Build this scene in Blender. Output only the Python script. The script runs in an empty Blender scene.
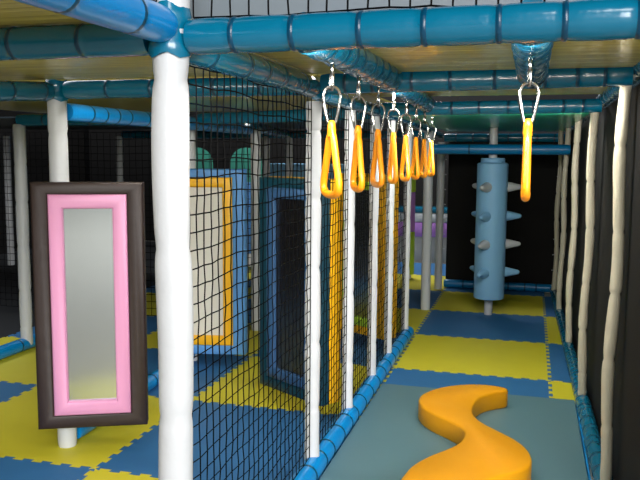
import bpy, bmesh, math, random
from mathutils import Vector, Matrix
random.seed(4)
PI = math.pi
C = bpy.context.scene.collection
sc = bpy.context.scene

# ------------------------------------------------------------ materials
def lin(c):
    return tuple(((v/255)/12.92 if v/255 <= .04045 else ((v/255+.055)/1.055)**2.4) for v in c) + (1,)

def mat(name, col, rough=.5, metal=0., bump=0., scale=20., coat=0., spec=.5, var=0., stretch=(1, 1, 1), detail=3.):
    m = bpy.data.materials.new(name); m.use_nodes = True
    nt = m.node_tree; n = nt.nodes; l = nt.links
    b = n['Principled BSDF']
    b.inputs['Base Color'].default_value = lin(col)
    b.inputs['Roughness'].default_value = rough
    b.inputs['Metallic'].default_value = metal
    b.inputs['Coat Weight'].default_value = coat
    b.inputs['Coat Roughness'].default_value = .12
    b.inputs['Specular IOR Level'].default_value = spec
    tc = n.new('ShaderNodeTexCoord'); mp = n.new('ShaderNodeMapping')
    mp.inputs['Scale'].default_value = stretch
    l.new(tc.outputs['Object'], mp.inputs['Vector'])
    if bump:
        t = n.new('ShaderNodeTexNoise'); t.inputs['Scale'].default_value = scale; t.inputs['Detail'].default_value = detail
        l.new(mp.outputs[0], t.inputs['Vector'])
        bp = n.new('ShaderNodeBump'); bp.inputs['Strength'].default_value = bump; bp.inputs['Distance'].default_value = .01
        l.new(t.outputs['Fac'], bp.inputs['Height']); l.new(bp.outputs[0], b.inputs['Normal'])
    if var:
        t = n.new('ShaderNodeTexNoise'); t.inputs['Scale'].default_value = 6; t.inputs['Detail'].default_value = 4
        l.new(mp.outputs[0], t.inputs['Vector'])
        mx = n.new('ShaderNodeMix'); mx.data_type = 'RGBA'
        c = lin(col)
        mx.inputs['A'].default_value = tuple(v*(1-var) for v in c[:3]) + (1,)
        mx.inputs['B'].default_value = tuple(min(1, v*(1+var)) for v in c[:3]) + (1,)
        l.new(t.outputs['Fac'], mx.inputs['Factor']); l.new(mx.outputs['Result'], b.inputs['Base Color'])
    return m

M = {}
M['blue'] = mat('blue_vinyl', (2, 104, 136), .22, bump=.35, scale=14, coat=.4)
M['blue_seam'] = mat('blue_vinyl_seam', (0, 62, 90), .3, bump=.3, scale=40)
M['blue_bright'] = mat('bright_and_lit_blue_vinyl', (6, 134, 206), .3, bump=.15, scale=10, coat=.2)  # bright blue vinyl; on two beams it stands for the lit tone
M['blue_pipe'] = mat('plain_blue_pipe', (6, 118, 176), .35, bump=.1, scale=10)
M['white'] = mat('white_vinyl', (202, 205, 208), .38, bump=.35, scale=16, var=.03)
M['cream'] = mat('cream_vinyl', (205, 198, 176), .45, bump=.4, scale=20, var=.05)
M['yellow_tile'] = mat('yellow_foam', (208, 198, 48), .55, bump=.12, scale=260, var=.05, spec=.35)
M['blue_tile'] = mat('blue_foam', (50, 108, 160), .55, bump=.12, scale=260, var=.06, spec=.35)
M['grey_mat'] = mat('grey_blue_mat', (92, 128, 138), .5, bump=.08, scale=6, var=.03, spec=.4)
M['s_yellow'] = mat('ochre_vinyl', (226, 154, 8), .5, bump=.12, scale=9, var=.03, spec=.35)
M['brown'] = mat('brown_vinyl', (44, 31, 28), .5, bump=.25, scale=18, var=.08)
M['pink'] = mat('pink_vinyl', (222, 152, 192), .45, bump=.15, scale=14)
M['lblue'] = mat('pale_blue_vinyl', (138, 194, 236), .5, bump=.08, scale=9)
M['panel_blue'] = mat('mid_blue_vinyl', (88, 148, 210), .5, bump=.1, scale=9)
M['teal'] = mat('dark_teal_vinyl', (0, 56, 72), .45, bump=.15, scale=12)
M['teal_light'] = mat('slate_blue_vinyl', (46, 84, 124), .5, bump=.1, scale=12)
M['yellow_vinyl'] = mat('yellow_vinyl', (240, 180, 15), .45, bump=.12, scale=12)
M['grip'] = mat('orange_yellow_plastic', (250, 152, 10), .35, coat=.3)
M['steel'] = mat('polished_steel', (165, 163, 158), .22, metal=1.)
M['mirror'] = mat('acrylic_mirror', (200, 208, 210), .16, metal=1., bump=.06, scale=3)
M['pale_reflection'] = mat('painted_pale_reflection', (218, 216, 206), .3, bump=.05, scale=3)  # bright reflection of a mirror put into a plain pale colour
M['dark_mirror'] = mat('painted_dark_reflection', (120, 116, 118), .3, metal=1., bump=.05, scale=3)  # mirror with the dark surroundings it reflects put into its colour
M['net'] = mat('black_cord', (5, 5, 6), .8, spec=.1)
M['lime'] = mat('lime_vinyl', (176, 214, 50), .5, bump=.1)
M['purple'] = mat('lilac_vinyl', (190, 130, 215), .5, bump=.1)
M['green'] = mat('sea_green_vinyl', (60, 150, 130), .5, bump=.1)
M['base'] = mat('floor_base', (178, 174, 164), .8)
M['room'] = mat('room_paint_light', (205, 205, 200), .8)
M['room_dark'] = mat('room_paint_dark', (22, 24, 28), .85)
M['pale'] = mat('pale_grey_vinyl', (132, 144, 156), .5, bump=.1)

def screen_mat():
    m = mat('black_mesh_fabric', (20, 20, 21), .75, spec=.2)
    nt = m.node_tree; n = nt.nodes; l = nt.links; b = n['Principled BSDF']
    tc = n.new('ShaderNodeTexCoord'); v = n.new('ShaderNodeTexVoronoi'); v.inputs['Scale'].default_value = 110
    v.inputs['Randomness'].default_value = 0
    l.new(tc.outputs['Object'], v.inputs['Vector'])
    r = n.new('ShaderNodeValToRGB'); r.color_ramp.elements[0].color = lin((10, 10, 10)); r.color_ramp.elements[1].color = lin((34, 33, 33))
    l.new(v.outputs['Distance'], r.inputs[0]); l.new(r.outputs[0], b.inputs['Base Color'])
    return m
M['screen'] = screen_mat()

def deck_mat(name, c1, rough, stretch, strength=.6):
    m = mat(name, c1, rough, spec=.6, coat=.3)
    nt = m.node_tree; n = nt.nodes; l = nt.links; b = n['Principled BSDF']
    tc = n.new('ShaderNodeTexCoord'); mp = n.new('ShaderNodeMapping'); mp.inputs['Scale'].default_value = stretch
    t = n.new('ShaderNodeTexNoise'); t.inputs['Scale'].default_value = 1; t.inputs['Detail'].default_value = 2
    l.new(tc.outputs['Object'], mp.inputs[0]); l.new(mp.outputs[0], t.inputs['Vector'])
    bp = n.new('ShaderNodeBump'); bp.inputs['Strength'].default_value = strength; bp.inputs['Distance'].default_value = .012
    l.new(t.outputs['Fac'], bp.inputs['Height']); l.new(bp.outputs[0], b.inputs['Normal'])
    return m
M['deck'] = deck_mat('olive_deck_sheet', (216, 194, 96), .26, (.6, 17, 1), 1.)
M['deck_green'] = deck_mat('green_deck_sheet', (24, 182, 134), .28, (9, 3, 1))
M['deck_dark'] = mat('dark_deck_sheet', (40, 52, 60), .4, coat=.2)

# ------------------------------------------------------------ helpers
def tag(o, label=None, cat=None, group=None, kind=None):
    if label: o['label'] = label
    if cat: o['category'] = cat
    if group: o['group'] = group
    if kind: o['kind'] = kind
    return o

def obj(name, bm, mats, parent=None, smooth=True, loc=None):
    me = bpy.data.meshes.new(name)
    bmesh.ops.recalc_face_normals(bm, faces=bm.faces)
    bm.to_mesh(me); bm.free()
    if not isinstance(mats, (list, tuple)): mats = [mats]
    for m in mats: me.materials.append(m)
    if smooth:
        me.polygons.foreach_set('use_smooth', [True]*len(me.polygons))
        me.set_sharp_from_angle(angle=math.radians(42))
    o = bpy.data.objects.new(name, me); C.objects.link(o)
    if parent: o.parent = parent
    if loc: o.location = loc
    return o

def empty(name, loc, rz=0.):
    o = bpy.data.objects.new(name, None); C.objects.link(o)
    o.empty_display_size = .05
    o.location = loc; o.rotation_euler = (0, 0, rz)
    return o

def box(bm, x0, x1, y0, y1, z0, z1, bev=0., seg=2, mi=0):
    g = bmesh.ops.create_cube(bm, size=1)
    vs = g['verts']
    for v in vs:
        v.co = Vector(((x0+x1)/2+v.co.x*(x1-x0), (y0+y1)/2+v.co.y*(y1-y0), (z0+z1)/2+v.co.z*(z1-z0)))
    fs = set(f for v in vs for f in v.link_faces)
    for f in fs: f.material_index = mi
    if bev:
        es = list(set(e for v in vs for e in v.link_edges))
        r = bmesh.ops.bevel(bm, geom=es, offset=bev, segments=seg, affect='EDGES', profile=.6)
        for f in r['faces']: f.material_index = mi

def loft(bm, rings, closed=False, mis=None, cap=True):
    vr = [[bm.verts.new(p) for p in r] for r in rings]
    n = len(vr[0]); k = len(vr)
    for i in range(k if closed else k-1):
        a = vr[i]; b = vr[(i+1) % k]
        for j in range(n):
            f = bm.faces.new((a[j], a[(j+1) % n], b[(j+1) % n], b[j]))
            if mis: f.material_index = mis[i]
    if cap and not closed:
        f = bm.faces.new(vr[0][::-1]); f2 = bm.faces.new(vr[-1])
        if mis: f.material_index = mis[0]; f2.material_index = mis[-1]

def frame_at(d):
    d = d.normalized()
    up = Vector((0, 0, 1)) if abs(d.z) < .95 else Vector((0, 1, 0))
    s = d.cross(up).normalized(); u = s.cross(d).normalized()
    return s, u

def ringpts(c, s, u, r, n=16, ph=0):
    return [c + s*(math.cos(2*PI*i/n+ph)*r) + u*(math.sin(2*PI*i/n+ph)*r) for i in range(n)]

def tube(bm, pts, r, n=8, closed=False):
    pts = [Vector(p) for p in pts]; k = len(pts)
    d0 = pts[1]-pts[0]; s, u = frame_at(d0)
    rings = []
    for i, p in enumerate(pts):
        if closed: d = pts[(i+1) % k]-pts[i-1]
        else: d = pts[min(i+1, k-1)]-pts[max(i-1, 0)]
        d.normalize()
        s = (s - d*s.dot(d)).normalized(); u = s.cross(d).normalized()
        rr = r[i] if isinstance(r, (list, tuple)) else r
        rings.append(ringpts(p, s, u, rr, n))
    loft(bm, rings, closed)

def pad_beam(name, p0, p1, r, label, cat='padded pipe', group=None, m0='blue', seg=.17, wob=.02, band=True, wrinkle=0., parent=None):
    """vinyl sleeve wrapped on a pipe: pinched seams with a narrow tape band, slight bulge between"""
    p0 = Vector(p0); p1 = Vector(p1); L = (p1-p0).length; d = (p1-p0).normalized(); s, u = frame_at(d)
    rings = []; mis = []; t = 0; N = 20
    sag = random.uniform(0, PI)
    def add(t, rr, mi):
        c = p0 + d*t
        n = N; pts = []
        for i in range(n):
            a = 2*PI*i/n
            k = 1 + wrinkle*(math.sin(3*a+t*41+sag)*.5+math.sin(5*a-t*67)*.35+math.sin(t*97+2*a)*.4)
            pts.append(c + s*math.cos(a)*rr*k + u*math.sin(a)*rr*k)
        rings.append(pts); mis.append(mi)
    add(0, r*.93, 0)
    while t < L-.02:
        ln = min(seg*random.uniform(.65, 1.3), L-t)
        if L-t-ln < .05: ln = L-t
        steps = max(4, int(ln/.022))
        for i in range(1, steps):
            q = i/steps
            add(t+ln*q, r*(1+wob*math.sin(PI*q)**.5*2 - wob), 0)
        t += ln
        if t < L-.02 and band:
            w = .004
            add(t-w*1.8, r*(1-wob), 1); add(t-w, r*(1+wob*.3), 1); add(t, r*(1+wob*1.1), 1); add(t+w, r*(1+wob*.5), 1); add(t+w*1.6, r*(1-wob), 0)
        elif t < L-.02:
            add(t, r*(1-wob*2), 0)
    add(L, r*.93, 0)
    bm = bmesh.new(); loft(bm, rings, mis=mis)
    o = obj(name, bm, [M[m0], M['blue_seam'] if 'blue' in m0 else M[m0]], parent)
    if label: tag(o, label, cat, group)
    return o

def pad_post(name, x, y, z0, z1, r, label, m='white', seg=.34, wob=.05, sway=.0, group=None, top=(0, 0), cat='padded post', parent=None):
    bm = bmesh.new(); rings = []; z = z0; N = 20
    ph = random.uniform(0, 6)
    H = z1-z0
    def add(z, rr, dx=0):
        q = (z-z0)/H
        cx = x + top[0]*q + sway*math.sin(z*7+ph); cy = y + top[1]*q + sway*.5*math.cos(z*6+ph)
        rings.append([Vector((cx+math.cos(2*PI*i/N)*rr, cy+math.sin(2*PI*i/N)*rr, z)) for i in range(N)])
    add(z0, r*.94)
    off = random.uniform(.4, .9)
    first = True
    while z < z1-1e-4:
        ln = seg*(off if first else random.uniform(.8, 1.15)); first = False
        if z1-z-ln < seg*.3: ln = z1-z
        st = 22
        for i in range(1, st+1):
            q = i/st
            if z+ln*q > z1-.001 and i == st: break
            k = 1-wob*(abs(2*q-1)**10) + wob*.25*math.sin(z*31+q*5)
            add(z+ln*q, r*k)
        z += ln
    add(z1, r*.94)
    loft(bm, rings)
    o = obj(name, bm, M[m], parent)
    if label: tag(o, label, cat, group)
    return o

# ------------------------------------------------------------ room shell
def struct(name, bounds, m, kind='structure'):
    bm = bmesh.new(); box(bm, *bounds); o = obj(name, bm, M[m], smooth=False); o['kind'] = kind; return o
struct('floor', (-6.5, 12, -16, 7.2, -.12, -.022), 'base')
struct('ceiling', (-6.5, 12, -16, 7.2, 8.6, 8.7), 'room_dark')
struct('wall_left', (-6.6, -6.5, -16, 7.2, -.12, 8.6), 'room_dark')
struct('wall_right', (12, 12.1, -16, 7.2, -.12, 8.6), 'room')
struct('wall_back', (-6.5, 12, 7.2, 7.3, -.12, 8.6), 'room_dark')
# wall_front stands behind the camera and holds the window that lights the hall
bm = bmesh.new()
WX0, WX1, WZ0, WZ1 = 2.8, 11.4, 1.9, 8.0
box(bm, -6.5, WX0, -16.1, -16, -.12, 8.6); box(bm, WX1, 12, -16.1, -16, -.12, 8.6)
box(bm, WX0, WX1, -16.1, -16, -.12, WZ0); box(bm, WX0, WX1, -16.1, -16, WZ1, 8.6)
o = obj('wall_front', bm, M['room'], smooth=False); o['kind'] = 'structure'
bm = bmesh.new()
for i in range(5):
    x = WX0 + (WX1-WX0)*i/4
    box(bm, x-.03, x+.03, -16.09, -16.03, WZ0, WZ1)
box(bm, WX0, WX1, -16.09, -16.03, WZ0, WZ0+.05); box(bm, WX0, WX1, -16.09, -16.03, WZ1-.05, WZ1)
o = obj('window_1', bm, M['room'], smooth=False); o['kind'] = 'structure'

# ------------------------------------------------------------ foam tiles with jigsaw edges
def edge_pts(a, b, seed):
    """jigsaw line from a to b (unit long), shared by both tiles"""
    a = Vector((a[0], a[1], 0)); b = Vector((b[0], b[1], 0)); d = b-a; nrm = Vector((-d.y, d.x, 0))
    out = []; n = 10; h = .011
    for k in range(n):
        t0 = k/n; s = 1
        for (q, w) in ((.0, -1), (.27, -1), (.22, 1), (.78, 1), (.73, -1)):
            out.append(a + d*(t0+q/n) + nrm*(h*w if not (k == 0 and q == 0) else 0))
    return out

def tile(i, j, label, clip=None):
    x, y = i, j
    pts = []
    e = edge_pts((x, y), (x+1, y), 0); pts += e
    if clip: pts = [p for p in pts if p.x < x+clip]; pts.append(Vector((x+clip, y, 0))); pts.append(Vector((x+clip, y+1, 0)))
    else: pts += edge_pts((x+1, y), (x+1, y+1), 0)
    e = edge_pts((x, y+1), (x+1, y+1), 0) + [Vector((x+1, y+1, 0))]
    if clip: e = [p for p in e[:-1] if p.x < x+clip]
    pts += e[::-1][(0 if clip else 0):]
    e = edge_pts((x, y), (x, y+1), 0)
    pts += e[::-1][:-1]
    cl = []
    for p in pts:
        if not cl or (p-cl[-1]).length > 1e-4: cl.append(p)
    bm = bmesh.new()
    lo = [bm.verts.new((p.x, p.y, -.02)) for p in cl]; hi = [bm.verts.new((p.x, p.y, 0)) for p in cl]
    n = len(cl)
    for k in range(n): bm.faces.new((lo[k], lo[(k+1) % n], hi[(k+1) % n], hi[k]))
    ft = bm.faces.new(hi); bm.faces.new(lo[::-1])
    bm.normal_update(); bmesh.ops.triangulate(bm, faces=[f for f in bm.faces if len(f.verts) > 4], ngon_method='EAR_CLIP')
    col = 'yellow' if (i+j) % 2 == 0 else 'blue'
    o = obj('foam_tile', bm, M[col+'_tile'], smooth=False)
    tag(o, (col+' jigsaw-edged foam floor tile '+label), 'floor tile', 'interlocking foam floor tiles')
TL = {
 (0,-1): 'partly covered by the far edge of the grey mat',
 (0,0): 'spanning the corridor, nearest wide one beyond the grey mat',
 (0,1): 'spanning the corridor under the spiked roller pole',
 (0,2): 'spanning the corridor behind the spiked roller',
 (0,3): 'strip under the pipe at the corridor far end',
 (1,-1): 'corner piece between grey mat edge and right floor pipe',
 (1,0): 'narrow piece at right pipe, nearest beyond the mat corner',
 (1,1): 'narrow piece at right pipe, level with the spiked roller',
 (1,2): 'narrow piece at right pipe, farthest end',
 (-1,-3): 'at the foot of the thick near post',
 (-1,-2): 'behind the large near net, lowest in view',
 (-1,-1): 'under the teal framed panel behind the net',
 (-1,0): 'next one beyond the teal framed panel',
 (-1,1): 'beside the free standing post between net row and corner',
 (-1,2): 'left of the far corner post',
 (-1,3): 'under the lime and lilac column',
 (-1,4): 'against the lilac padded barrier',
 (-2,-3): 'below the brown framed mirror, lower left corner',
 (-2,-2): 'under the brown framed mirror and its post',
 (-2,-1): 'under the blue and yellow framed mirror',
 (-2,0): 'just behind the blue and yellow framed mirror',
 (-2,1): 'second row behind the blue and yellow mirror',
 (-2,2): 'third row behind the blue and yellow mirror',
 (-3,-3): 'outside the lower left corner',
 (-3,-2): 'at the left edge, left of the brown mirror',
 (-3,0): 'left, one row behind the thin far left post',
 (-3,1): 'far left, two rows behind the thin left post',
 (-3,2): 'far left, three rows behind the thin left post',
 (-2,3): 'fourth row behind the blue and yellow mirror',
 (-3,3): 'farthest back on the left side',
 (-3,-1): 'at the foot of the thin far left post',
}
for (i, j), lb in TL.items():
    tile(i, j, lb, clip=.24 if i == 1 else None)

# grey mat
bm = bmesh.new(); box(bm, .012, 1.125, -3.4, -.45, 0.0, .03, .008)
tag(obj('landing_mat', bm, M['grey_mat']), 'large grey-blue soft mat lying flat on the corridor floor under the ochre S block', 'mat')

# ------------------------------------------------------------ S block
top = [(.36, -2.16), (.375, -2.06), (.39, -1.96), (.405, -1.86), (.464, -1.735), (.53, -1.64), (.572, -1.56), (.588, -1.48), (.585, -1.40), (.555, -1.34), (.49, -1.27), (.40, -1.19), (.335, -1.10),
 (.305, -.99), (.315, -.90), (.36, -.80), (.43, -.715), (.52, -.655), (.60, -.63), (.68, -.63), (.755, -.655), (.762, -.70), (.72, -.735), (.665, -.785), (.62, -.86), (.598, -.95), (.592, -1.05), (.602, -1.14),
 (.635, -1.23), (.69, -1.30), (.75, -1.365), (.82, -1.445), (.868, -1.54), (.89, -1.64), (.882, -1.73), (.845, -1.79), (.79, -1.84), (.735, -1.90), (.68, -1.99), (.62, -2.10), (.56, -2.18), (.47, -2.20)]
def smooth_loop(p, it=2):
    for _ in range(it):
        q = []
        for i in range(len(p)):
            a = Vector(p[i]); b = Vector(p[(i+1) % len(p)])
            q += [a*.75+b*.25, a*.25+b*.75]
        p = q
    return p
lp = smooth_loop([Vector(p) for p in top], 2)
cen = lambda i: (lp[(i+1) % len(lp)]-lp[i-1]).normalized()
bm = bmesh.new(); rings = []
for (ins, z) in ((.006, .03), (0, .04), (0, .118), (.003, .126), (.010, .13)):
    ring = []
    for i, p in enumerate(lp):
        t = cen(i); nrm = Vector((t.y, -t.x))
        ring.append(Vector((p.x+nrm.x*ins, p.y+nrm.y*ins, z)))
    rings.append(ring)
loft(bm, rings)
bm.normal_update(); bmesh.ops.triangulate(bm, faces=[f for f in bm.faces if len(f.verts) > 4], ngon_method='EAR_CLIP')
o = obj('balance_block', bm, M['s_yellow'])
tag(o, 'ochre yellow S-shaped soft foam balance block lying on the grey-blue mat', 'soft play block')

# ------------------------------------------------------------ posts
PX = -.045
def top_of(i): return 1.65
# thick near post, with blue wrap where beams meet
p0 = empty('padded_post', (PX, -3.12, 0)); tag(p0, 'thickest white padded post in the left foreground', 'padded post', 'white padded posts')
pad_post('post_sleeve', 0, 0, 0, 2.5, .047, None, seg=.52, wob=.11, parent=p0, sway=.003)
def wrap(parent, x, y, zc, r0, h, m='blue'):
    bm = bmesh.new(); rings = []
    for k in range(9):
        z = zc-h/2+h*k/8; rr = r0+.004*math.sin(k*1.3)
        rings.append([Vector((x+math.cos(2*PI*i/20)*rr, y+math.sin(2*PI*i/20)*rr, z+(.007*math.sin(i*1.3) if k in (0, 8) else 0))) for i in range(20)])
    loft(bm, rings)
    w = obj('corner_wrap', bm, M[m], parent); w['label'] = 'blue vinyl wrap round the post at the beam joint'
wrap(p0, 0, 0, 1.715, .052, .124)

NP = [(-1.80, .033), (-1.13, .0285), (-.505, .028), (.035, .028), (.755, .028)]
lab = ['white padded post ending the first net stretch, next after the thick near post',
       'white padded post second in the net row, behind the first orange-yellow ring',
       'white padded post third in the net row, behind the third hanging ring',
       'slim white padded post fourth in the net row',
       'white padded post ending the net row, left of the lime and lilac column']
for (y, r), lb in zip(NP, lab):
    pad_post('padded_post', PX, y, .055, 1.63, r, lb, seg=.33, wob=.16, group='white padded posts')
pad_post('padded_post', -.055, 2.0, 0, 1.62, .043, 'smooth off-white post standing free between the net row and the corridor corner', seg=.9, wob=.02, group='white padded posts')
pad_post('padded_post', -.07, 3.12, 0, 1.54, .04, 'white padded post at the far left corner of the corridor, edged with white net ties', seg=.5, wob=.03, group='white padded posts')
# posts left
mp_ = pad_post('padded_post', -1.28, -1.79, 0, 1.72, .044, 'white padded post on the left carrying the brown and pink framed mirror', seg=.45, wob=.08, group='white padded posts')
wrap(mp_, -1.28, -1.79, 1.692, .05, .09)
pad_post('padded_post', -1.36, -.2, 0, 1.6, .04, 'white padded post carrying the blue and yellow framed mirror', group='white padded posts')
pad_post('padded_post', -1.25, .77, 0, 1.6, .04, 'white padded post seen through the net between the blue and the teal framed mirrors', group='white padded posts')
pad_post('padded_post', -2.6, -.3, .04, 1.6, .042, 'white padded post near the left edge, standing on the blue floor pipe', seg=.3, wob=.08, group='white padded posts')
for x, y, lb in ((-5.4, 3.2, 'dim white padded post at the extreme left edge, far behind'), (-3.85, 3.2, 'dim white post just above the brown framed mirror panel'),
                 (-2.02, 3.2, 'distant white post right beside the nearer one, above the teal framed mirror left end'), (-1.755, 3.2, 'distant white post above the middle of the teal framed mirror')):
    pad_post('padded_post', x, y, 0, 1.6, .042, lb, group='white padded posts')
# right row, slim cream
for (x, y, dx, lb) in ((1.177, -1.667, .02, 'nearest and longest slim cream padded post on the right'),
                       (1.153, -.49, .0, 'second slim cream padded post from the near right, beside the grey mat corner'),
                       (1.137, .77, .0, 'third slim cream padded post on the right, standing between near and distant ones'),
                       (1.117, 1.98, .0, 'fourth slim cream padded post on the right, second from the far end'),
                       (1.1, 2.97, .0, 'furthest slim cream padded post on the right, at the corridor end')):
    pad_post('padded_post', x, y, .075, 1.70 if y < 1 else 1.655, .0235, lb, m='cream', seg=.3, wob=.2, sway=.007, group='slim cream padded posts', top=(.006, 0))

# ------------------------------------------------------------ beams and pipes
B = 'blue padded beams'
pad_beam('padded_pipe', (-2.7, -3.12, 1.70), (PX-.055, -3.12, 1.70), .043, 'blue padded cross beam left of the thick post, in shade', group=B)
pad_beam('padded_pipe', (PX+.055, -3.12, 1.70), (1.6, -3.12, 1.708), .043, 'blue padded cross beam along the top of the picture, right of the thick post', group=B, wob=.03, seg=.14)
pad_beam('padded_pipe', (-1.22, -1.80, 1.695), (PX-.035, -1.80, 1.695), .04, 'dark blue padded cross beam from the mirror post to the net row', group=B)
pad_beam('padded_pipe', (PX+.035, -1.80, 1.70), (1.19, -1.80, 1.715), .042, 'dark blue padded cross beam, second over the corridor', group=B, seg=.15)
pad_beam('padded_pipe', (PX+.035, -.5, 1.67), (1.19, -.5, 1.68), .038, 'dark blue padded cross beam, third over the corridor, just before the green deck', group=B, seg=.13)
pad_beam('padded_pipe', (-2.6, -.3, 1.63), (-1.33, -.3, 1.63), .04, 'blue padded cross beam on the far left above the thin left post', group=B)
pad_beam('padded_pipe', (-1.24, -.3, 1.63), (PX-.03, -.5, 1.65), .038, 'blue padded cross beam seen through the top of the netting', group=B)
pad_beam('padded_pipe', (-.04, 3.12, 1.585), (1.15, 3.12, 1.585), .042, 'blue padded cross beam at the far end under the green deck', group=B)
# lengthwise
pad_beam('padded_pipe', (PX, -4.7, 1.725), (PX, -3.16, 1.725), .045, 'blue padded beam in painted lit tone from the upper left corner to the thick post', m0='blue_bright', group=B, wob=.015, seg=.28)  # light falling on this beam is put into its brighter blue
pad_beam('padded_pipe', (PX, -3.06, 1.69), (PX, -1.83, 1.685), .042, 'blue padded beam running back from the thick post above the net', group=B, seg=.22)
pad_beam('padded_pipe', (PX, -1.77, 1.67), (PX, .8, 1.66), .033, 'blue padded beam on top of the far net posts, behind the carabiners', group=B)
pad_beam('padded_pipe', (PX, .82, 1.65), (-.07, 3.05, 1.60), .033, 'blue padded beam from the last net post to the far corner', group=B)
pad_beam('padded_pipe', (-1.3, -3.07, 1.60), (-1.285, -1.85, 1.685), .042, 'blue padded beam coming in from the left edge to the mirror post', group=B, seg=.3)
pad_beam('padded_pipe', (-1.28, -1.72, 1.60), (-1.28, .72, 1.60), .042, 'blue padded beam in painted lit tone between the mirror posts, below the dark cross beam', m0='blue_bright', group=B)  # same blue vinyl as the others, lit tone put into the colour
pad_beam('padded_pipe', (-1.28, .82, 1.62), (-1.78, 3.14, 1.62), .042, 'blue padded beam running on to the distant posts behind the net', group=B)
pad_beam('padded_pipe', (-3.8, 3.2, 1.62), (-.15, 3.2, 1.62), .042, 'distant blue padded cross beam over the far white posts', group=B)
pad_beam('padded_pipe', (1.235, -3.06, 1.765), (1.185, 3.2, 1.655), .04, 'glossy crinkled blue beam along the top of the slim cream posts', group=B, wrinkle=.05, seg=.12)
# monkey bar rails
pad_beam('padded_pipe', (.29, -3.07, 1.712), (.29, -1.85, 1.712), .05, 'crinkled blue rail carrying the nearest four hanging rings', group=B, wrinkle=.06, seg=.14)
pad_beam('padded_pipe', (.285, -1.75, 1.705), (.25, -.15, 1.69), .043, 'crinkled blue rail carrying the far four hanging rings', group=B, wrinkle=.07, seg=.14)
pad_beam('padded_pipe', (.83, -3.07, 1.718), (.83, -1.85, 1.718), .053, 'blue rail seen end-on above the single right hand ring', group=B, wrinkle=.05, seg=.11)
# plain end pipe
pad_beam('cross_pipe', (-.01, 1.86, 1.46), (1.145, 1.86, 1.46), .043, 'smooth blue pipe crossing in front of the spiked roller pole top', 'pipe', m0='blue_pipe', wob=.005, seg=.45)
# floor pipes
pad_beam('floor_pipe', (PX+.012, -3.05, .052), (PX+.012, .86, .052), .046, 'bright blue padded floor pipe along the foot of the net posts', 'floor pipe', 'blue floor pipes', m0='blue_bright', seg=.16, wob=.04)
pad_beam('floor_pipe', (1.195, -2.3, .045), (1.10, 3.15, .045), .038, 'dark crinkled blue floor pipe along the foot of the slim cream posts', 'floor pipe', 'blue floor pipes', wrinkle=.07, seg=.12)
pad_beam('floor_pipe', (-.02, 3.22, .048), (1.1, 3.22, .048), .042, 'blue floor pipe across the far end behind the spiked roller', 'floor pipe', 'blue floor pipes', m0='blue_pipe')
pad_beam('floor_pipe', (-1.28, -1.73, .045), (-1.35, -.26, .045), .042, 'bright blue floor pipe leading back behind the brown framed mirror', 'floor pipe', 'blue floor pipes', m0='blue_bright')
pad_beam('floor_pipe', (-2.62, -2.2, .048), (-2.6, .6, .048), .045, 'blue floor pipe at the left edge below the thin left post', 'floor pipe', 'blue floor pipes', m0='blue_bright', seg=.3)

# yellow-blue edge trim beside right floor pipe
bm = bmesh.new(); box(bm, 1.127, 1.136, -2.4, -.45, 0, .034, .003)
tag(obj('edge_strip', bm, M['blue_bright']), 'thin bright blue strip between the grey mat and the right floor pipe', 'edge strip')

# ------------------------------------------------------------ decks overhead
def deck(x0, x1, y0, y1, z, m, label):
    bm = bmesh.new(); box(bm, x0, x1, y0, y1, z, z+.012, .002)
    tag(obj('platform_sheet', bm, M[m], smooth=False), label, 'platform sheet', 'overhead platform sheets')
deck(-.04, 1.19, -3.08, -1.845, 1.738, 'deck', 'glossy olive yellow deck sheet between the first and second corridor beams')
deck(-.04, 1.18, -1.757, -.54, 1.738, 'deck', 'olive yellow deck sheet overhead beyond the second corridor beam')
deck(0, 1.14, -.455, 3.05, 1.645, 'deck_green', 'glossy sea green deck sheet overhead above the spiked roller')
deck(-3.2, -.048, -3.07, -1.845, 1.738, 'deck', 'olive deck sheet overhead on the left in front of the mirror post')
deck(-1.9, -.1, -4.8, -3.1, 1.745, 'deck', 'olive yellow deck sheet in the upper left corner beside the bright beam')
deck(-3.2, -.048, -1.755, .8, 1.738, 'deck', 'dim olive deck sheet overhead behind the net')
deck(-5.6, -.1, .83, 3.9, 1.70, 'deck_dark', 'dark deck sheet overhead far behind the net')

# ------------------------------------------------------------ nets
def net_mesh(u0, u1, v0, v1, step, r, f, jit=0.004):
    """square mesh net; f(u,v) -> point"""
    bm = bmesh.new()
    nu = max(1, round((u1-u0)/step)); nv = max(1, round((v1-v0)/step))
    P = {}
    for i in range(nu+1):
        for j in range(nv+1):
            u = u0+(u1-u0)*i/nu; v = v0+(v1-v0)*j/nv
            e = (0 if i in (0, nu) else 1)
            s = .010*math.sin(PI*(u-u0)/(u1-u0)*5)*math.sin(PI*i/nu)
            P[i, j] = f(u+jit*e*random.uniform(-.4, .4), v - e*.5*s + jit*e*random.uniform(-.5, .5), e*random.uniform(-1, 1)*jit)
    for i in range(nu+1): tube(bm, [P[i, j] for j in range(nv+1)], r, 4)
    for j in range(nv+1): tube(bm, [P[i, j] for i in range(nu+1)], r, 4)
    return bm
ys = [-3.07] + [y for y, r in NP]
nlab = ['black square-mesh safety net, large near stretch right of the thick post',
        'black safety net stretch between first and second slim net posts',
        'black safety net stretch between second and third slim net posts',
        'black safety net stretch between third and fourth slim net posts',
        'black safety net stretch between fourth and last net posts']
for k in range(5):
    a = ys[k]+(.0 if k == 0 else .036); b = ys[k+1]-.037
    bm = net_mesh(a, b, .10, 1.645 if k == 0 else 1.63, .05, .0021, lambda u, v, d: (PX+d*.6, u, v))
    tag(obj('safety_net', bm, M['net'], smooth=False), nlab[k], 'net', 'black safety nets')
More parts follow.
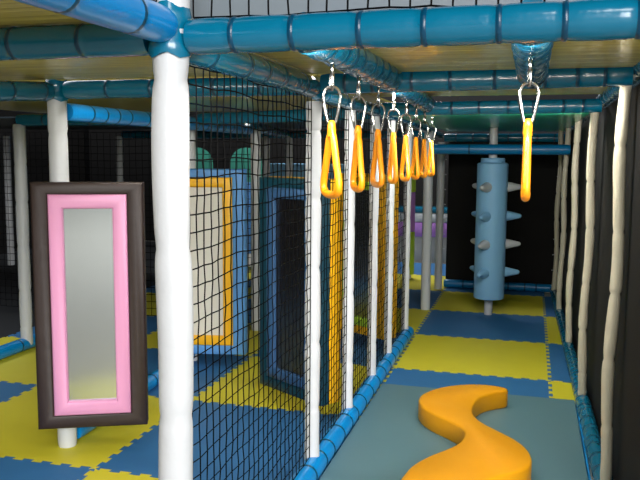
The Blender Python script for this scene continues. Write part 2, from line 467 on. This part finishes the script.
bm = net_mesh(.01, 1.6, 1.75, 2.2, .05, .0024, lambda u, v, d: (u, -3.1+d, v))
tag(obj('safety_net', bm, M['net'], smooth=False), 'black net rising above the top beam at the upper edge', 'net', 'black safety nets')
bm = net_mesh(-4.7, -3.19, 1.775, 2.2, .055, .002, lambda u, v, d: (PX+d, u, v))
tag(obj('safety_net', bm, M['net'], smooth=False), 'black net above the bright blue upper left beam', 'net', 'black safety nets')
bm = net_mesh(-3.8, -1.3, 0.05, 1.58, .06, .0025, lambda u, v, d: (u, .8+d, v))
tag(obj('safety_net', bm, M['net'], smooth=False), 'dim black net behind the left posts and brown framed mirror', 'net', 'black safety nets')
# upper level pads
bm = bmesh.new(); box(bm, -.42, 1.6, -2.75, -2.68, 1.793, 2.3, .012)
tag(obj('padded_partition', bm, M['pale']), 'pale grey padded partition on the upper level behind the top net', 'padded partition')
bm = bmesh.new(); box(bm, -1.8, -.43, -2.75, -2.65, 1.793, 2.3, .012)
tag(obj('padded_partition', bm, M['blue_bright']), 'bright blue padded partition on the upper level left of the thick post', 'padded partition')

# ------------------------------------------------------------ black screens
def screen(b, label, holes=None):
    bm = bmesh.new(); box(bm, *b)
    return tag(obj('mesh_screen', bm, M['screen'], smooth=False), label, 'mesh screen', 'black mesh screens')
bm = bmesh.new()
loft(bm, [[Vector(p) for p in ((x+.038*0, y, .002), (x+.006, y, .002), (x+.006, y, zt), (x, y, zt))] for x, y, zt in ((1.24, -2.35, 1.70), (1.150, 3.36, 1.605))])
tag(obj('mesh_screen', bm, M['screen'], smooth=False), 'black mesh fabric screen along the right side behind the slim cream posts', 'mesh screen', 'black mesh screens')
screen((-.02, 1.15, 3.37, 3.376, .0, 1.6), 'black mesh fabric screen closing the far end of the corridor')
screen((-6.2, -.2, 6.3, 6.31, -.02, 2.6), 'black mesh screen far at the back of the hall behind the play frame')
bm = bmesh.new(); box(bm, -6.25, -3.03, -4, 6.2, -.021, -.012)  # dark sheet added so the floor out here stays black
tag(obj('darkening_sheet', bm, M['room_dark'], smooth=False), 'dark sheet added to darken the floor beyond the left edge of the play frame', 'mat')
# net ties
def ties(x, y, zs, dx, label, grp):
    bm = bmesh.new()
    for z in zs:
        tube(bm, [(x, y, z), (x+dx*.6, y-.004, z+.004), (x+dx, y, z)], .004, 6)
    tag(obj('net_tie', bm, M['white'], smooth=True), label, 'net ties', None, 'stuff')
for z in [.12+.155*i for i in range(9)]:
    for (x, dx, lb) in ((-.033, .022, 'short white net tie on the far left corner post edge'), (1.102, -.02, 'short white net tie on the far right post edge')):
        bm = bmesh.new(); yy = 3.10 if dx > 0 else 2.96; x += 0 if dx > 0 else .017*z-.02; tube(bm, [(x, yy, z), (x+dx*.6, yy-.002, z+.003), (x+dx, yy, z)], .0038, 6)
        tag(obj('net_tie', bm, M['white']), lb, 'net tie', 'white net ties at corridor end, '+('left' if dx > 0 else 'right'))

# ------------------------------------------------------------ hanging rings
def hang_ring(loc, rot_grip, rot_carab, label):
    """grip plane, origin at the rail underside"""
    t = empty('hanging_ring', loc, 0); tag(t, label, 'hanging ring', 'orange-yellow hanging rings')
    # swivel: eye bolt, two links
    bm = bmesh.new()
    tube(bm, [(0, 0, .012), (0, 0, -.01)], .007, 8)
    def link(z0, z1, w, a, r=.0045):
        pts = []
        for k in range(14):
            q = 2*PI*k/14; x = math.cos(q)*w; z = (z0+z1)/2+math.sin(q)*(z0-z1)/2
            pts.append((x*math.cos(a), x*math.sin(a), z))
        tube(bm, pts, r, 6, True)
    link(-.004, -.036, .008, rot_carab+PI/2); link(-.029, -.074, .007, rot_carab+PI/2+.3)
    obj('swivel', bm, M['steel'], t)
    bm = bmesh.new()
    # carabiner: narrow top, wider lower third
    prof = [(0, 0), (.011, -.002), (.019, -.010), (.0235, -.023), (.0235, -.036), (.020, -.056), (.0155, -.080), (.012, -.096), (.007, -.104), (0, -.106)]
    pts = [(x, z) for x, z in prof] + [(-x, z) for x, z in prof[1:-1]][::-1]
    tube(bm, [(x*math.cos(rot_carab), x*math.sin(rot_carab), z-.066) for x, z in pts], .0042, 8, True)
    gx = .0225; q = .0052
    cb = obj('carabiner', bm, M['steel'], t); bm = bmesh.new()
    tube(bm, [(gx*math.cos(rot_carab), gx*math.sin(rot_carab), -.066-.045), (gx*.72*math.cos(rot_carab), gx*.72*math.sin(rot_carab), -.066-.078)], q, 8)
    obj('gate', bm, M['steel'], cb)
    # grip: pear-shaped loop, thick at the bottom, with a neck
    zt = -.168; H = .2; W = .068; rt = .0115
    right = [(0.0, -.004), (.010, -.022), (.018, -.048), (.032, -.095), (.048, -.14), (.057, -.168), (.056, -.186), (.045, -.197), (.025, -.2015), (0, -.203)]
    pts = right + [(-x, z) for x, z in right[1:-1]][::-1]
    pts = smooth_loop([Vector(p) for p in pts], 1)
    cg, sg = math.cos(rot_grip), math.sin(rot_grip)
    pts = [Vector((p.x*cg, p.x*sg, p.y*.975+zt)) for p in pts]
    rr = [(.0082 if p.z > zt-.03 else .0102) + (.001 if p.z < zt-.18 else 0) for p in pts]
    bm = bmesh.new(); tube(bm, pts, rr, 12, True)
    tube(bm, [(0, 0, zt+.010), (0, 0, zt+.004), (0, 0, zt-.012), (0, 0, zt-.035)], [.006, .0105, .0125, .012], 12)
    obj('grip', bm, M['grip'], t)
    return t
def yaw_to(x, y):  # direction of view to the ring
    return math.atan2(y+4.912, x-.8425)
names = ['nearest and largest', 'second from the near end', 'third from the near end', 'fourth from the near end', 'fifth from the near end', 'sixth from the near end', 'seventh from the near end', 'farthest and smallest']
fr = [.37, .25, .30, .23, .29, .26, .25, .27]
for k in range(8):
    y = -2.83+.37*k
    v = yaw_to(.29, y)
    ang = v + math.asin(fr[k])    # near edge-on
    hang_ring((.3-.05*k/7, y, 1.664 if y < -1.8 else 1.664-.012*(k-3)/5), ang, v+PI/2+.15, 'orange-yellow hanging ring on steel carabiner, %s in the row of eight' % names[k])
v = yaw_to(.83, -2.81)
hang_ring((.828, -2.81, 1.667), v+.03, v+PI/2, 'orange-yellow hanging ring seen edge-on, hanging alone from the right hand rail')

# ------------------------------------------------------------ spiked roller
t = empty('spiked_roller', (.512, 1.945, 0)); tag(t, 'pale blue padded roller with white and blue spikes on a white pole', 'spiked roller')
pad_post('pole', 0, 0, 0, 1.645, .036, None, seg=.6, wob=.03, parent=t)
bm = bmesh.new()
prof = [(.0, .148), (.12, .148), (.13, .153), (.133, .165), (.133, .75), (.133, 1.31), (.134, 1.332), (.122, 1.343), (.105, 1.347), (.104, 1.352), (.104, 1.378), (.098, 1.386), (.0, 1.387)]
loft(bm, [[Vector((math.cos(2*PI*i/40)*max(r, .001), math.sin(2*PI*i/40)*max(r, .001), z)) for i in range(40)] for r, z in prof])
obj('roller_pad', bm, M['lblue'], t)
base = math.atan2(-4.912-1.93, .8425-.51)
for zi, z in enumerate((1.135, .882, .635, .385)):
    for a in (base-.35, base-.35+2*PI/3, base-.35-2*PI/3):
        d = Vector((math.cos(a), math.sin(a), 0)); s, u = frame_at(d)
        bm = bmesh.new()
        rings = []
        for q, rr in ((.118, .047), (.132, .0455), (.17, .038), (.21, .0285), (.245, .021), (.258, .015), (.266, .002)):
            rings.append(ringpts(d*q+Vector((0, 0, z)), s, u, rr, 20))
        loft(bm, rings)
        sp = obj('spike', bm, M['white'] if zi % 2 == 0 else M['lblue'], t)
        if zi % 2 == 0: sp['label'] = 'white cone spike'

# ------------------------------------------------------------ framed mirror panels
def rect_frame(bm, w, h, border, y0, y1, cr, cx=0, cz=0, bt=None, bb=None):
    """rectangular frame: outer w x h, face at y0 (front), back at y1; rounded cushion profile"""
    bt = bt or border; bb = bb or border
    # profile points (fraction of border from the outer edge, y)
    pr = [(0, y1), (0, y0+cr), (.04, y0+cr*.35), (.14, y0), (.5, y0-cr*.25), (.86, y0), (.96, y0+cr*.35), (1, y0+cr), (1, y1)]
    rings = []
    for sx, sz in ((-1, -1), (1, -1), (1, 1), (-1, 1)):
        bz = bt if sz > 0 else bb
        rings.append([Vector((cx+sx*(w/2-f*border), y, cz+sz*h/2-sz*f*bz)) for f, y in pr])
    loft(bm, rings, closed=True)
def mirror_panel(loc, rz, w, z0, z1, mo, mi, mm, label, bo=.085, bi=.072, th=.1, back=None):
    t = empty('mirror_panel', loc, rz); tag(t, label, 'mirror panel', 'framed mirror panels')
    h = z1-z0; cz = (z0+z1)/2
    bm = bmesh.new(); rect_frame(bm, w, h, bo, 0, th, .014, 0, cz, bt=.055, bb=.065)
    box(bm, -w/2+.01, w/2-.01, th*.55, th-.001, z0+.01, z1-.01)
    obj('outer_frame', bm, M[mo], t)
    w2 = w-2*bo; h2 = h-.12; c2 = cz+.005
    bm = bmesh.new(); rect_frame(bm, w2+.004, h2+.004, bi, -.006, th*.5, .016, 0, c2)
    obj('inner_frame', bm, M[mi], t)
    w3 = w2-2*bi; h3 = h2-2*bi
    bm = bmesh.new(); box(bm, -w3/2-.005, w3/2+.005, .022, .03, c2-h3/2-.005, c2+h3/2+.005)
    m = obj('mirror', bm, M[mm], t, smooth=False)
    if back:
        bm = bmesh.new(); box(bm, -w/2-.004, w/2+.004, th-.002, th+.085, z0-.002, z1+.002, .012)
        b = obj('back_pad', bm, M[back], t); b['label'] = 'yellow padded back and edge'
    return t
a = math.atan2(.2, .44)
mirror_panel((-1.097, -1.853, 0), a, .497, .128, 1.276, 'brown', 'pink', 'mirror', 'tall mirror in a pink inner and dark brown outer padded frame on the left post', bo=.076, bi=.066, th=.09)
mirror_panel((-1.20, -.345, 0), .22, .54, .085, 1.31, 'panel_blue', 'yellow_vinyl', 'pale_reflection', 'tall mirror, pale painted reflection, yellow inner and blue outer padded frame, seen through near net', bo=.085, bi=.065)
mirror_panel((-.405, -1.025, 0), -.575, .53, .095, 1.282, 'teal', 'teal_light', 'dark_mirror', 'mirror with painted dark reflection in a teal padded frame with yellow back, behind the net', bo=.075, bi=.06, th=.06, back='yellow_vinyl')
mirror_panel((-.34, .46, 0), -.575, .5, .10, 1.27, 'yellow_vinyl', 'lime', 'mirror', 'yellow and lime framed panel behind the third and fourth net posts', bo=.075, bi=.06, th=.05, back='yellow_vinyl')

# ------------------------------------------------------------ far things
t = empty('padded_column', (-.475, 3.7, 0)); tag(t, 'lime and lilac banded round column beyond the last net post', 'padded column')
def cyl(bm, r, z0, z1, n=24, b=.008):
    loft(bm, [[Vector((math.cos(2*PI*i/n)*q, math.sin(2*PI*i/n)*q, z)) for i in range(n)] for q, z in ((r-b, z0), (r, z0+b), (r, z1-b), (r-b, z1))])
for (z0, z1, m, nm) in ((.05, .54, 'lime', 'lower_band'), (.54, .99, 'purple', 'middle_band'), (.99, 1.4, 'lime', 'upper_band')):
    bm = bmesh.new(); cyl(bm, .062 if m == 'lime' else .06, z0, z1); b = obj(nm, bm, M[m], t); b['label'] = ('lime' if m == 'lime' else 'lilac')+' vinyl band'
bm = bmesh.new(); cyl(bm, .03, -.02, 1.65); obj('pole', bm, M['white'], t)

t = empty('padded_barrier', (-.6, 5.05, 0)); tag(t, 'low padded barrier with lilac, white and blue layers far behind the corner post', 'padded barrier')
for (z0, z1, m, nm, lb) in ((-.02, .34, 'base', 'plinth', 'dark grey base'), (.34, .53, 'purple', 'lower_pad', 'lilac pad'), (.53, .65, 'white', 'middle_pad', 'white pad'), (.65, .72, 'blue', 'top_roll', 'blue top roll')):
    bm = bmesh.new(); box(bm, -.8, .8, 0 if nm == 'plinth' else -.02, .3, z0, z1, .02 if nm != 'plinth' else .005); b = obj(nm, bm, M[m], t); b['label'] = lb

bm = bmesh.new(); box(bm, -2.33, -1.2, 4.0, 4.1, -.02, 1.29, .02)
tag(obj('padded_wall_panel', bm, M['lblue']), 'pale blue padded wall panel behind the teal framed mirror', 'padded panel', 'far padded panels')
bm = bmesh.new(); box(bm, -4.2, -2.9, 5.3, 5.4, -.02, 1.0, .02)
tag(obj('padded_wall_panel', bm, M['panel_blue']), 'blue padded wall panel far behind the blue and yellow framed mirror', 'padded panel', 'far padded panels')
for cx, w, lb in ((-3.88, .5, 'sea green round-topped padded panel just right of the thick near post, far back'), (-3.1, .45, 'sea green round-topped padded panel beside the white post behind the net')):
    bm = bmesh.new()
    pts = [(-w/2, 1.0)] + [(-w/2*math.cos(q*PI/14), 1.27+.22*math.sin(q*PI/14)) for q in range(15)] + [(w/2, 1.0)]
    loft(bm, [[Vector((cx+x, 5.36, z)) for x, z in pts], [Vector((cx+x, 5.44, z)) for x, z in pts]])
    tag(obj('arched_panel', bm, M['green']), lb, 'padded panel', 'green arched panels')
# pads by distance so that the area behind the last posts is closed
screen((-6.3, -6.29, -3.4, 6.3, -.02, 2.6), 'black mesh screen on the far left side of the play frame')

# ------------------------------------------------------------ camera
f, yaw, pitch, roll = 764.67, -.26872, -.112636, .0070254
cam = bpy.data.cameras.new('camera'); co = bpy.data.objects.new('camera', cam); C.objects.link(co); sc.camera = co
fw = Vector((math.sin(yaw)*math.cos(pitch), math.cos(yaw)*math.cos(pitch), math.sin(pitch)))
r = Vector((math.cos(yaw), -math.sin(yaw), 0)); u = r.cross(fw)
r2 = r*math.cos(roll)+u*math.sin(roll); u2 = -r*math.sin(roll)+u*math.cos(roll)
co.matrix_world = Matrix(((r2.x, u2.x, -fw.x, .8425), (r2.y, u2.y, -fw.y, -4.9124), (r2.z, u2.z, -fw.z, 1.41406), (0, 0, 0, 1)))
cam.sensor_width = 36; cam.lens = f/640*36; cam.clip_start = .05

# ------------------------------------------------------------ light
w = bpy.data.worlds.new('world'); sc.world = w; w.use_nodes = True
nt = w.node_tree; bg = nt.nodes['Background']
sky = nt.nodes.new('ShaderNodeTexSky'); sky.sky_type = 'HOSEK_WILKIE'; sky.sun_direction = (.3, -.6, .6); sky.turbidity = 6
nt.links.new(sky.outputs[0], bg.inputs[0]); bg.inputs[1].default_value = 1.0
def area(name, loc, rot, sx, sy, power, col=(1, 1, 1)):
    l = bpy.data.lights.new(name, 'AREA'); l.shape = 'RECTANGLE'; l.size = sx; l.size_y = sy; l.energy = power; l.color = col
    o = bpy.data.objects.new(name, l); C.objects.link(o); o.location = loc; o.rotation_euler = rot
    return o
area('window_daylight', ((WX0+WX1)/2, -14.2, 4.95), (PI/2, 0, math.radians(22)), 8.2, 5.9, 2250, (1, .99, .99))
area('added_fill_left', (-4.9, .5, 4.5), (0, 0, 0), 2.5, 5, 150, (.9, .95, 1))  # unseen fill, added to lighten the depths on the left
for k, (x0, x1, yy, zz, e) in enumerate(((.1, 1.15, -3.05, 1.655, 10), (.1, 1.1, -1.745, 1.655, 11), (.1, 1.1, -.455, 1.63, 13), (-1.1, -.2, -3.05, 1.655, 6), (-1.1, -.2, -1.75, 1.65, 6))):
    area('added_fill_strip', ((x0+x1)/2, yy, zz), (math.radians(38), 0, 0), x1-x0, .03, e, (1, .97, .9))  # unseen fill strips added behind the cross beams to brighten the corridor
area('added_fill_back', (-.9, 4.7, 3.4), (0, 0, 0), 1.2, .6, 90, (1, .99, .99))  # unseen fill, added to brighten the far column and barrier
area('added_fill_entrance', (2.2, -7.5, 5.5), (0, math.radians(0), 0), 1.6, 1.6, 90, (1, .97, .92))  # unseen fill added above the entrance, brightens the front

sc.view_settings.view_transform = 'Standard'; sc.view_settings.look = 'None'
sc.view_settings.gamma = 1; sc.view_settings.exposure = .2; sc.view_settings.use_curve_mapping = False
